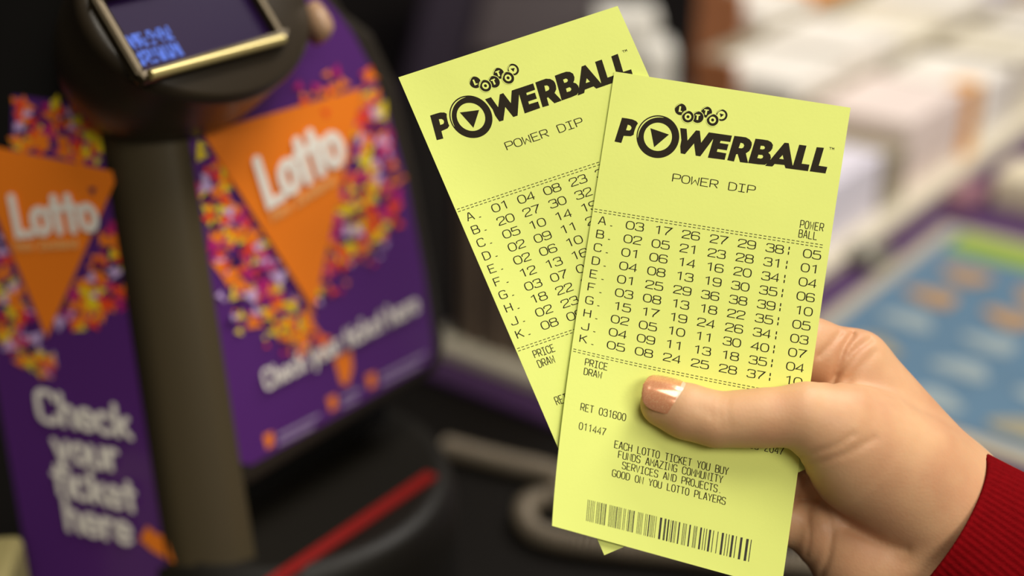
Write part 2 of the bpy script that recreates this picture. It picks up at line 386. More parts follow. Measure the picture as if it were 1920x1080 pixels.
# ------------------------------------------------------------------ ticket checker kiosk
plastic = mat('kiosk_plastic', (38, 32, 24), .45, noise=.08)
dark = mat('kiosk_black', (14, 12, 10), .5)
class Plane:
    def __init__(s, px, py, d, bearing, lean):
        s.p = at(px, py, d); t = math.radians(bearing); s.h = np.array([math.sin(t), math.cos(t), 0])
        out = np.array([math.cos(t), -math.sin(t), 0])
        if out @ (CAM - s.p) < 0: out = -out
        L = math.radians(lean); s.u = np.array([0, 0, math.cos(L)]) - out * math.sin(L)
        s.n = np.cross(s.h, s.u); s.n /= np.linalg.norm(s.n)
        if s.n @ (CAM - s.p) < 0: s.n = -s.n
    def hit(s, px, py, off=0.0):
        r = ray(px, py); k = ((s.p - CAM) @ s.n) / (r @ s.n); return CAM + r * k + s.n * off
PR = Plane(405, 600, .600, 39.5, 8)
PLf = Plane(258, 600, .603, -70.5, 8)
kb = on_z(400, 900, CT); KB = (-.112, .592, CT)
kiosk = root('ticket_checker', KB)
tag(kiosk, 'black self-service ticket checking kiosk with orange and purple panels, at left', 'kiosk')
# base
m = MB(); prof = [(0, 0), (.078, 0), (.084, .006), (.085, .062), (.083, .074), (.079, .081), (.073, .079), (0, .079)]
m.lathe(KB, (0, 0, 1), (1, 0, 0), prof, 96); base = m.build('base', mat('base_plastic', (24, 21, 16), .5, spec=.3), kiosk)
# column + slabs
m = MB()
ob = [(318, 60), (250, -160), (560, -160), (620, -40), (655, 20), (706, 60), (752, 160), (790, 330), (822, 520), (842, 640), (834, 694), (455, 928)]
P = [PR.hit(*q) for q in ob]; m.prism(P, -PR.n * .075)
m.build('screen_housing', plastic, kiosk, bevel=.006, seg=3)
m = MB()
ol = [(-130, -160), (132, -160), (164, 60), (185, 200), (320, 1080), (352, 1290), (105, 1290), (-30, 270)]
P = [PLf.hit(*q) for q in ol]; m.prism(P, -PLf.n * .075)
m.build('side_housing', dark, kiosk, bevel=.003)
m = MB()
yl = [-160, 60, 300, 600, 900, 1200]
L_ = [PLf.hit(158 + .153 * (y - 25), y, .0012) for y in yl]; R_ = [PR.hit(318 + .161 * (y - 60), y, .0012) for y in yl]
mid = [(a + b) / 2 + (PR.n + PLf.n) * .004 for a, b in zip(L_, R_)]
q1 = [(a * .72 + b * .28) + (PR.n + PLf.n) * .003 for a, b in zip(L_, R_)]; q3 = [(a * .28 + b * .72) + (PR.n + PLf.n) * .003 for a, b in zip(L_, R_)]
bk = [p - (PR.n + PLf.n) * .03 for p in mid]
m.grid(np.array([L_, q1, mid, q3, R_, bk]), 0, True, closed_u=True)
m.build('corner_column', mat('column_plastic', (74, 64, 44), .5), kiosk)
# scanner bay (dark block set back under the screen housing)
m = MB(); poly = [PR.hit(430, 880, -.030), PR.hit(800, 660, -.030), PR.hit(800, 660, -.072), PR.hit(430, 880, -.072)]
z1 = CT + .079
lowp = [np.array([p[0], p[1], z1]) for p in poly]
m.add(poly + lowp, [(0, 1, 2, 3), (7, 6, 5, 4), (0, 4, 5, 1), (1, 5, 6, 2), (2, 6, 7, 3), (3, 7, 4, 0)])
m.build('scanner_bay', dark, kiosk)
m = MB(); s0 = on_z(505, 1085, CT + .080); s1 = on_z(800, 888, CT + .080); dv = s1 - s0; pv = np.array([dv[1], -dv[0], 0]); pv /= np.linalg.norm(pv)
m.box(s0 - dv * .25, dv * 1.25, pv * .0068, (0, 0, .0015)); m.build('red_strip', mat('red_strip', (128, 20, 16), .35), base)

# graphics on the panels
PC = {'purple': mat('print_purple', (84, 40, 112), .3, coat=.3), 'orange': mat('print_orange', (240, 128, 32), .35, coat=.2), 'white': mat('print_white', (240, 234, 224), .35),
      'yellow': mat('print_yellow', (232, 206, 36), .35), 'red': mat('print_red', (232, 70, 36), .35), 'magenta': mat('print_magenta', (176, 36, 112), .35), 'lav': mat('print_lavender', (196, 168, 216), .35),
      'cream': mat('print_cream', (238, 190, 120), .35), 'deep': mat('print_deep_purple', (56, 24, 76), .35), 'grey': mat('print_grey', (156, 140, 172), .35)}
PK = list(PC)
def pmi(k): return PK.index(k)
class Art:
    def __init__(s, pl): s.pl = pl; s.mb = MB(); s.k = 0
    def poly(s, pts, col, off=.0006):
        s.k += 1; o = off + s.k * 2e-6
        s.mb.add([s.pl.hit(x, y, o) for x, y in pts], [tuple(range(len(pts)))], pmi(col))
    def text(s, txt, p0, p1, up, col, adv, wid, pen, off=.0030):
        """fit txt between baseline pixels p0-p1, cap-height vector up"""
        p0 = np.array(p0, float); p1 = np.array(p1, float); up = np.array(up, float)
        tot = sum(adv.get(c, 1.0) for c in txt); e = (p1 - p0) / tot; x = 0
        el = np.linalg.norm(e); ul = np.linalg.norm(up)
        for c in txt:
            wa = adv.get(c, 1.0) * wid
            for v, f in glyph(c, wa * el, ul, pen * ul, pen * ul, True):
                s.k += 1; o = off + s.k * 4e-6
                s.mb.add([s.pl.hit(*(p0 + e * (x + q[0] / el) + up * (q[1] / ul)), o) for q in v], f, pmi(col))
            x += adv.get(c, 1.0)
ADV = {'i': .45, 'l': .45, 't': .72, 'r': .72, ' ': .5, '.': .4, 'w': 1.3, 'L': .95, 'C': 1.25, 'N': 1.2, 'Z': 1.1, 'k': 1.0}
def inside(p, poly):
    x, y = p; c = False; n = len(poly)
    for i in range(n):
        (x1, y1), (x2, y2) = poly[i], poly[(i + 1) % n]
        if (y1 > y) != (y2 > y) and x < (x2 - x1) * (y - y1) / (y2 - y1) + x1: c = not c
    return c
def confetti(art, region, n, smin, smax, rg, cols, edge=None):
    xs = [p[0] for p in region]; ys = [p[1] for p in region]; k = 0
    while k < n:
        p = (rg.uniform(min(xs), max(xs)), rg.uniform(min(ys), max(ys)))
        if not inside(p, region): continue
        s = rg.uniform(smin, smax); a = rg.uniform(0, 2 * PI)
        art.poly([(p[0] + s * rg.uniform(.8, 1.1) * math.cos(a + t), p[1] + s * rg.uniform(.8, 1.15) * math.sin(a + t)) for t in (0, 2.1, 4.2)], rg.choice(cols)); k += 1
CC = ['orange', 'orange', 'yellow', 'red', 'red', 'magenta', 'magenta', 'deep', 'lav', 'orange', 'yellow']

# right panel
pr = [(338, 170), (350, 262), (372, 400), (450, 868), (470, 872), (790, 690), (808, 676), (812, 650), (795, 520), (758, 330), (722, 200), (690, 118), (660, 62), (632, 24), (600, -10), (540, -60), (330, -60)]
m = MB(); m.prism([PR.hit(x, y, .0004) for x, y in pr], -PR.n * .004)
panR = m.build('front_panel', PC['purple'], kiosk); panR['label'] = 'right purple panel with orange triangle and ticket instructions'
ar = Art(PR); rg = random.Random(3)
confetti(ar, [(352, 262), (385, 270), (480, 430), (560, 570), (610, 640), (560, 660), (450, 590), (410, 500), (375, 400)], 190, 8, 21, rg, CC)
confetti(ar, [(672, 135), (692, 135), (722, 230), (745, 320), (745, 420), (690, 470), (640, 500), (600, 520), (590, 560), (598, 540), (640, 330)], 190, 8, 21, rg, CC)
confetti(ar, [(560, 150), (640, 128), (650, 170), (540, 200)], 16, 8, 14, rg, ['orange', 'orange', 'red', 'magenta'])
confetti(ar, [(400, 520), (600, 640), (600, 680), (520, 660), (420, 610)], 26, 5, 11, rg, CC)
confetti(ar, [(640, 480), (745, 400), (760, 440), (650, 540), (590, 570)], 26, 5, 12, rg, CC)
ar.poly([(374, 249), (675, 164), (583, 582)], 'orange', .0010)
ar.poly([(597, 205), (612, 205), (606, 222)], 'red', .0012)
ar.mb.build('printed_pattern', [PC[k] for k in PK], panR)
ar = Art(PR)
ar.text('Lotto', (497, 382), (645, 293), (-26, -82), 'white', ADV, .76, .20)
ar.text('New Zealand', (503, 413), (622, 340), (-5, -17), 'cream', ADV, .72, .17)
ar.mb.build('printed_logo_lettering', [PC[k] for k in PK], panR); ar = Art(PR)
ar.text('Check your ticket here', (492, 728), (782, 578), (-9, -34), 'white', ADV, .70, .15)
ar.mb.build('printed_lettering', [PC[k] for k in PK], panR)
ar = Art(PR)
ar.poly([(624, 672), (657, 655), (660, 690), (651, 722), (638, 720)], 'orange')
for (x, y, l1) in ((503, 828, 78), (622, 758, 36), (695, 716, 86)):
    sl = -.50
    ar.poly([(x - 11, y - 12), (x + 7, y - 20), (x + 8, y + 6), (x - 4, y + 14)], 'orange')
    for q in (0, 1):
        x0 = x + 16; y0 = y - 14 + q * 15; ln = l1 * (1 - .15 * q)
        ar.poly([(x0, y0), (x0 + ln, y0 + sl * ln), (x0 + ln + 1, y0 + sl * ln + 6), (x0 + 1, y0 + 6)], 'grey')
ar.mb.build('printed_icons', [PC[k] for k in PK], panR)

# left panel
pl = [(24, 178), (180, 196), (204, 300), (316, 1050), (322, 1100), (345, 1270), (95, 1270), (58, 1080), (-60, 420), (-75, 282), (22, 282)]
m = MB(); m.prism([PLf.hit(x, y, .0004) for x, y in pl], -PLf.n * .004)
panL = m.build('side_panel', PC['purple'], kiosk); panL['label'] = 'left purple panel lettered about checking the ticket'
al = Art(PLf); rg = random.Random(8)
confetti(al, [(28, 186), (180, 203), (200, 310), (30, 272)], 110, 9, 20, rg, CC)
confetti(al, [(230, 385), (246, 460), (262, 560), (200, 600), (120, 620), (100, 620)], 135, 9, 20, rg, CC)
confetti(al, [(-40, 400), (10, 440), (50, 560), (95, 640), (105, 700), (40, 690), (0, 620)], 115, 8, 19, rg, CC)
al.poly([(-60, 262), (228, 322), (92, 632)], 'orange', .0010)
al.poly([(170, 350), (186, 350), (178, 366)], 'deep', .0012)
al.mb.build('printed_pattern', [PC[k] for k in PK], panL)
al = Art(PLf)
al.text('Lotto', (42, 437), (199, 425), (-14, -70), 'white', ADV, .76, .20)
al.text('New Zealand', (38, 466), (157, 460), (-3, -17), 'cream', ADV, .72, .17)
al.mb.build('printed_logo_lettering', [PC[k] for k in PK], panL); al = Art(PLf)
for t, p0, p1 in (('Check', (84, 783), (262, 818)), ('your', (114, 856), (238, 878)), ('ticket', (114, 918), (270, 955)), ('here', (136, 986), (264, 1016))):
    al.text(t, p0, p1, (-9, -56), 'white', ADV, .74, .19)
al.poly([(278, 984), (264, 1010), (288, 1031), (330, 1054), (311, 1002), (297, 1000)], 'orange', .0010)
al.mb.build('printed_lettering', [PC[k] for k in PK], panL)

# display head
HC = at(362, 26, .560)
hh = PR.h; ho = np.array([hh[1], -hh[0], 0]);
if ho @ (CAM - HC) < 0: ho = -ho
HN = ho * math.cos(math.radians(42)) + np.array([0, 0, math.sin(math.radians(42))]); HU = np.cross(HN, hh); HU = HU if HU[2] > 0 else -HU
m = MB(); prof = [(0, -.068)]
for t in np.linspace(10, 90, 12): prof.append((.98 * math.sin(math.radians(t)), -.068 * math.cos(math.radians(t)) ** .8))
prof += [(1.0, .003), (.985, .007), (.94, .009), (0, .009)]
m.lathe(HC, HN, hh, prof, 96, 0, .0515, .042)
for i in range(len(m.v)): pass
# profile r is in units of the ellipse radius, so sx / sy carry the metres
head = m.build('display_head', mat('head_plastic', (46, 38, 27), .36), kiosk)
def hp(x, y, z=0.0): return HC + hh * x + HU * y + HN * z
def rrect(x0, x1, y0, y1, z): return [hp(x0, y0, z), hp(x1, y0, z), hp(x1, y1, z), hp(x0, y1, z)]
bz = mat('bezel_metal', (66, 56, 38), .3, .6)
m = MB(); X0, X1, Y0, Y1 = -.0440, .0205, -.0240, .0080; t = .0035; Zb = .0150
for a in ((X0 - t, X1 + t, Y0 - t, Y0), (X0 - t, X1 + t, Y1, Y1 + t), (X0 - t, X0, Y0, Y1), (X1, X1 + t, Y0, Y1)):
    m.prism(rrect(a[0], a[1], a[2], a[3], .009), HN * (Zb - .009))
m.build('bezel', bz, head, bevel=.0015)
m = MB(); m.tube([hp(x, Y0 - .0022, .0150) for x in np.linspace(X0, X1, 12)], .0021, 12)
m.build('bezel_highlight', mat('highlight_brass', (196, 180, 118), .28, .55), head)  # pale tube added along the bezel edge to give its bright highlight
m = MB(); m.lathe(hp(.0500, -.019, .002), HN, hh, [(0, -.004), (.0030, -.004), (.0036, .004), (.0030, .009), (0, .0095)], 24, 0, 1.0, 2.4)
m.build('rim_highlight', mat('highlight_tan', (176, 142, 112), .3), head)  # tan shape added for the highlight on the head's right rim
m = MB(); m.prism(rrect(X0, X1, Y0, Y1, .0092), HN * .0008)
scr = m.build('screen', mat('screen_dark', (34, 18, 52), .25, spec=.03), head)
m = MB(); lcd = mat('screen_text_blue', (20, 60, 160), .5, emit=(30, 100, 210), estr=.6)
rgb = random.Random(2)
for ln in range(2):
    for wd, (xa, nch) in enumerate(((-.0425, 4), (-.0285, 2))):
        for cidx in range(nch):
            for gx in range(3):
                for gy in range(5):
                    if rgb.random() < .68:
                        x = xa + cidx * .0034 + gx * .0010; y = -.0128 - ln * .0072 + gy * .0012
                        m.prism(rrect(x, x + .0009, y, y + .0011, .0101), HN * .0002)
m.build('screen_text', lcd, scr)

# coiled cord on the counter
pp = [(835, 838), (880, 850), (950, 868), (1020, 884), (1062, 906), (1040, 930), (1000, 938), (982, 962), (1000, 996), (1060, 1016), (1160, 1030), (1280, 1042), (1400, 1056), (1500, 1060), (1600, 1085)]
ctrl = np.array([on_z(x, y, CT + .0075) for x, y in pp])
def catmull(c, n):
    c = np.vstack([2 * c[0] - c[1], c, 2 * c[-1] - c[-2]]); out = []
    for i in range(1, len(c) - 2):
        for t in np.linspace(0, 1, n, endpoint=False):
            out.append(.5 * ((2 * c[i]) + (-c[i - 1] + c[i + 1]) * t + (2 * c[i - 1] - 5 * c[i] + 4 * c[i + 1] - c[i + 2]) * t * t + (-c[i - 1] + 3 * c[i] - 3 * c[i + 1] + c[i + 2]) * t ** 3))
    return np.array(out + [c[-2]])
path = catmull(ctrl, 30); seg = np.r_[0, np.cumsum(np.linalg.norm(np.diff(path, axis=0), axis=1))]
S = np.arange(0, seg[-1], .00032); PT = np.stack([np.interp(S, seg, path[:, k]) for k in range(3)], 1)
TT = np.gradient(PT, axis=0); TT /= np.linalg.norm(TT, axis=1)[:, None]; SD = np.cross(TT, [0, 0, 1.0]); SD /= np.linalg.norm(SD, axis=1)[:, None]; VU = np.cross(SD, TT)
ph = S / .0036 * 2 * PI
helix = PT + .0056 * (np.cos(ph)[:, None] * SD + np.sin(ph)[:, None] * VU)
m = MB(); m.tube(helix, .0014, 6)
tag(m.build('coiled_cord', mat('cord_grey', (128, 116, 98), .3)), 'grey coiled cord looping over the black counter below the tickets', 'cord')
m = MB(); p = on_z(-6, 1076, CT + .10)
m.box((p[0] - .03, p[1] - .01, CT), (.036, .004, 0), (-.004, .036, 0), (0, 0, .10))
tag(m.build('cream_box', mat('box_khaki', (150, 140, 92), .5), bevel=.004), 'khaki cream box at the lower left corner beside the kiosk', 'box')

# ------------------------------------------------------------------ tickets
W_, H_ = 80.0, 181.0
VR = np.array([0, .277, .568, 1.0])
def lagr(v, pts):
    pts = np.asarray(pts, float); v = np.asarray(v, float); out = np.zeros(v.shape + (2,))
    for i in range(4):
        l = np.ones_like(v)
        for j in range(4):
            if j != i: l = l * (v - VR[j]) / (VR[i] - VR[j])
        out += l[..., None] * pts[i]
    return out
FL = [(1152, 134), (1112, 391), (1072, 652.5), (1035, 986)]; FR = [(1595, 202), (1556, 461), (1516, 743), (1465, 1105)]
BL = [(747, 145), (853.9, 393.2), (966.2, 653.9), (1133, 1041)]; BR = [(1158, 11), (1266, 256), (1374, 515), (1515, 878)]
def bend(px, py):
    t = (-.75 * (px - 1300) + .66 * (py - 650)) / 400
    x = t - .25
    return 9 * (x + np.sqrt(x * x + .03)), np.maximum(0, t)
class Ticket:
    def __init__(s, L, R, back): s.L, s.R, s.back = L, R, back
    def pix(s, x, y):
        u = np.asarray(x, float) / W_; v = np.asarray(y, float) / H_
        p = lagr(v, s.L) * (1 - u)[..., None] + lagr(v, s.R) * u[..., None]
        if not s.back: p[..., 1] += 4 * 4 * u * (1 - u) * np.exp(-((v - .57) / .2) ** 2)
        return p
    def inv(s, px, py):
        px = np.asarray(px, float); py = np.asarray(py, float); x = np.full(px.shape, 40.0); y = np.full(px.shape, 90.0)
        for _ in range(12):
            p = s.pix(x, y); dx = (s.pix(x + .01, y) - p) / .01; dy = (s.pix(x, y + .01) - p) / .01
            ex = px - p[..., 0]; ey = py - p[..., 1]; det = dx[..., 0] * dy[..., 1] - dx[..., 1] * dy[..., 0]
            x = x + (ex * dy[..., 1] - ey * dy[..., 0]) / det; y = y + (ey * dx[..., 0] - ex * dx[..., 1]) / det
        return np.stack([x, y], -1)
    def surf(s, x, y):
        p = s.pix(x, y); d, t = bend(p[..., 0], p[..., 1])
        if s.back: d = d - 1.1 - 1.5 * t
        return at(p[..., 0], p[..., 1], D0 - d / 1000)
    def pos(s, x, y, off=0.0):
        x = np.asarray(x, float); y = np.asarray(y, float); P = s.surf(x, y); a = s.surf(x + .5, y) - P; b = s.surf(x, y + .5) - P
        n = np.cross(b, a); n /= np.linalg.norm(n, axis=-1)[..., None]
        return P + n * (np.asarray(off)[..., None] if np.ndim(off) else off) / 1000
TF = Ticket(FL, FR, False); TB = Ticket(BL, BR, True)

# --- ticket artwork, in ticket millimetres (x right, y down)
def cA(pts): return [(1140 + x / 8, 180 + y / 8) for x, y in pts]
def cB(pts): return [(1340 + x / 8, 215 + y / 8) for x, y in pts]
def cC(pts): return [(1250 + x / 16, 190 + y / 16) for x, y in pts]
def circ(cx, cy, r, n=40, a0=0, a1=2 * PI): return [(cx + r * math.cos(t), cy + r * math.sin(t)) for t in np.linspace(a0, a1, n, endpoint=(a1 - a0 < 6.28))]
LOGO = []                                        # (list of loops in pixels of the front ticket, layer, ink?)
def lg(loops, layer=0, ink=True): LOGO.append((loops, layer, ink))
lg([cA([(210, 325), (300, 338), (370, 352), (425, 378), (450, 410), (425, 450), (405, 500), (390, 550), (385, 582), (340, 604), (270, 600), (235, 598), (200, 705), (97, 683)]),
    cA([(298, 430), (335, 443), (353, 470), (345, 500), (320, 518), (271, 512), (285, 470)])])
lg([cA(circ(748, 610, 321, 72)), cA(circ(748, 612, 212, 60))])
a_ = np.linspace(math.radians(176), math.radians(288), 26)
cres = [(748 + 303 * math.cos(t), 610 + 301 * math.sin(t)) for t in a_] + [(748 + (303 - 19 * math.sin((t - a_[0]) / (a_[-1] - a_[0]) * PI) ** .6) * math.cos(t), 610 + (301 - 19 * math.sin((t - a_[0]) / (a_[-1] - a_[0]) * PI) ** .6) * math.sin(t)) for t in a_[::-1]][1:-1]
lg([cA(cres)], 1, False)
lg([cA([(635, 482), (915, 578), (692, 768)])])
lg([cA([(1082, 480), (1180, 492), (1193, 668), (1320, 515), (1378, 522), (1397, 700), (1512, 545), (1600, 557), (1578, 645), (1385, 905), (1315, 895), (1290, 712), (1155, 872), (1090, 860), (1083, 755), (1100, 660)])])
lg([cA([(1512, 545), (1860, 595), (1835, 690), (1690, 672), (1678, 705), (1808, 725), (1783, 815), (1645, 795), (1632, 835), (1775, 860), (1750, 958), (1497, 925), (1578, 650)])])
lg([cB([(295, 318), (400, 330), (470, 340), (525, 372), (555, 415), (558, 450), (545, 500), (520, 545), (468, 580), (500, 718), (495, 726), (380, 712), (345, 590), (322, 595), (290, 703), (188, 683)]),
    cB([(390, 420), (430, 433), (443, 460), (432, 490), (405, 505), (360, 500)])])
lg([cB([(612, 360), (720, 372), (800, 385), (850, 413), (875, 455), (865, 510), (840, 545), (805, 570), (835, 600), (845, 650), (815, 715), (755, 752), (650, 745), (500, 725)]),
    cB([(692, 465), (740, 470), (755, 490), (745, 515), (715, 522), (680, 515)]), cB([(657, 600), (715, 605), (728, 625), (718, 650), (690, 660), (640, 650)])])
lg([cB([(1048, 420), (1112, 427), (1168, 755), (1180, 800), (1062, 803), (1045, 755), (900, 740), (865, 778), (755, 768), (815, 700)]), cB([(1020, 605), (1035, 670), (968, 660)])])
lg([cB([(1268, 450), (1378, 465), (1305, 735), (1422, 750), (1400, 848), (1065, 803), (1160, 790), (1180, 745)])])
lg([cB([(1530, 487), (1640, 497), (1562, 765), (1690, 785), (1662, 882), (1425, 850)])])
for r_ in ([(1720, 485), (1756, 490), (1755, 497), (1719, 492)], [(1735, 490), (1742, 491), (1738, 525), (1731, 524)], [(1762, 491), (1769, 492), (1765, 528), (1758, 527)], [(1788, 494), (1795, 495), (1791, 530), (1784, 529)], [(1762, 491), (1769, 492), (1780, 512), (1775, 517)], [(1788, 494), (1795, 495), (1780, 517), (1774, 512)]): lg([cB(r_)])
def ball(cx, cy, r, lay, gap=True):
    if gap: lg([cC(circ(cx, cy, r + 20))], lay, False)
    lg([cC(circ(cx, cy, r))], lay + 1)
    a = np.linspace(math.radians(190), math.radians(280), 14)
    lg([cC([(cx + (r - 8) * math.cos(t), cy + (r - 8) * math.sin(t)) for t in a] + [(cx + (r - 22 * math.sin((t - a[0]) / (a[-1] - a[0]) * PI) - 8) * math.cos(t), cy + (r - 8 - 22 * math.sin((t - a[0]) / (a[-1] - a[0]) * PI)) * math.sin(t)) for t in a[::-1]][1:-1])], lay + 2, False)
ball(1195, 322, 166, 0, False); lg([cC([(1130, 235), (1265, 250), (1258, 285), (1220, 280), (1195, 410), (1140, 400), (1165, 275), (1122, 270)])], 3, False)
ball(418, 240, 175, 0, False); lg([cC([(385, 145), (435, 155), (415, 285), (462, 292), (455, 325), (355, 315)])], 3, False)
ball(1650, 415, 174, 0, False); lg([cC(circ(1640, 415, 122))], 3, False); lg([cC([(1590, 360), (1720, 398), (1622, 482)])], 4)
ball(930, 475, 176, 4); lg([cC([(868, 388), (1005, 400), (1000, 435), (960, 432), (940, 560), (888, 555), (908, 425), (865, 420)])], 7, False)
ball(635, 462, 176, 8); lg([cC(circ(638, 465, 100)), cC(circ(638, 465, 46, 24))], 11, False)
ball(1378, 562, 178, 8); lg([cC(circ(1376, 562, 100)), cC(circ(1376, 562, 46, 24))], 11, False)

INK = mat('ticket_ink', (38, 30, 14), .7, spec=.2)
PAPER = mat('ticket_paper', (234, 244, 130), .62, spec=.3, noise=.03, nscale=60, bump=.06, bscale=900)
FADED = mat('ticket_ink_fine', (50, 42, 20), .7, spec=.2)

# text lines: (string, front-ticket pixel of the first glyph's lower left, pitch mm, glyph w mm, h mm, pen across, pen along)
NUMF = ['03 17 26 27 29 38| 05', '02 05 21 23 28 31| 01', '01 06 14 16 20 34| 04', '04 08 13 19 30 35| 06', '01 25 29 36 38 39| 10', '03 08 13 18 22 35| 05', '15 17 19 24 26 34| 03', '02 05 10 11 30 40| 07', '04 09 11 13 18 35| 04', '05 08 24 25 28 37| 10']
NUMB = ['01 04 08 23 36 40| 03', '20 27 30 32 33 38| 09', '05 10 14 19 27 39| 02', '02 09 11 24 25 31| 07', '02 06 10 18 21 33| 06', '12 13 16 20 29 37| 01', '03 07 08 15 22 34| 10', '18 22 26 28 35 36| 08', '02 23 24 30 31 40| 05', '08 09 17 21 32 39| 04']
INKC = 'ABCDEFGHJK'
def layout(nums):
    I = lambda x, y: TF.inv(x, y)
    out = []
    out.append(('POWER DIP', I(1260, 340), 3.16, 2.62, 2.75, .38, .28, 'printed_game_name'))
    p0, p1 = I(1173.4, 428.6), I(1138.0, 652.6)
    for k, n in enumerate(nums):
        p = p0 + (p1 - p0) * k / 9
        out.append((n, p, 3.15, 2.62, 2.80, .41, .29, 0))
        out.append((INKC[k] + '.', p - np.array([3 * 3.15 - .12, 0]), 3.15, 2.4, 2.80, .40, .29, 0))
    out.append(('POWER', I(1499.6, 427), 1.65, 1.2, 2.65, .30, .27, 'printed_heading')); out.append(('BALL', I(1497, 444.5), 1.65, 1.2, 2.65, .30, .27, 'printed_heading'))
    out.append(('PRICE', I(1096.5, 684.5), 1.58, 1.2, 2.6, .30, .27, 'printed_price_heading')); out.append(('DRAW', I(1094.4, 702), 1.58, 1.2, 2.6, .30, .27, 'printed_price_heading'))
    out.append(('RET 031600', I(1088.3, 769), 1.56, 1.15, 2.9, .30, .27, 'printed_retailer_number')); out.append(('011447', I(1085.3, 804.5), 1.56, 1.15, 2.9, .30, .27, 'printed_retailer_number'))
    out.append(('0403 2047', I(1387, 836), 1.68, 1.2, 2.9, .32, .27, 'printed_serial_number'))
    for t, p in (('EACH LOTTO TICKET YOU BUY', (1151.7, 839.3)), ('FUNDS AMAZING COMMUNITY', (1158.7, 858.3)), ('SERVICES AND PROJECTS.', (1166.2, 878.6)), ('GOOD ON YOU LOTTO PLAYERS', (1147.6, 892.8))):
        out.append((t, I(*p), 1.56, 1.18, 3.0, .32, .29, 'printed_message'))
    return out
# barcode: darkness-measured bars across 0..1
BARS = []
for c, wd in [(205, 9), (232, 10), (264, 10), (292, 9), (318, 9), (362, 9), (385, 9), (405, 9), (437, 17), (464, 8), (484, 8), (508, 17), (575, 9), (598, 9), (622, 10), (648, 10), (672, 9), (697, 17), (728, 9), (750, 9), (772, 9), (815, 9), (840, 9), (885, 8), (912, 18), (940, 8), (962, 8), (985, 18), (1056, 9), (1080, 10), (1105, 9), (1130, 9), (1182, 9), (1208, 9), (1245, 20), (1278, 9), (1302, 10), (1328, 9), (1360, 9), (1432, 22), (1502, 9), (1524, 10), (1567, 24)]:
    BARS.append((1080 + c / 9, wd / 9))
for c, wd in [(8, 18), (75, 12), (128, 22), (168, 8), (200, 22), (235, 8), (256, 10), (310, 23), (378, 11), (402, 9), (428, 11), (490, 25), (562, 11), (583, 8), (604, 12), (675, 30), (728, 12), (770, 13), (827, 34), (886, 13), (960, 13), (1042, 36), (1102, 13), (1150, 13), (1208, 36), (1270, 14), (1355, 38), (1456, 42), (1520, 14)]:
    BARS.append((1240 + c / 9, wd / 9))

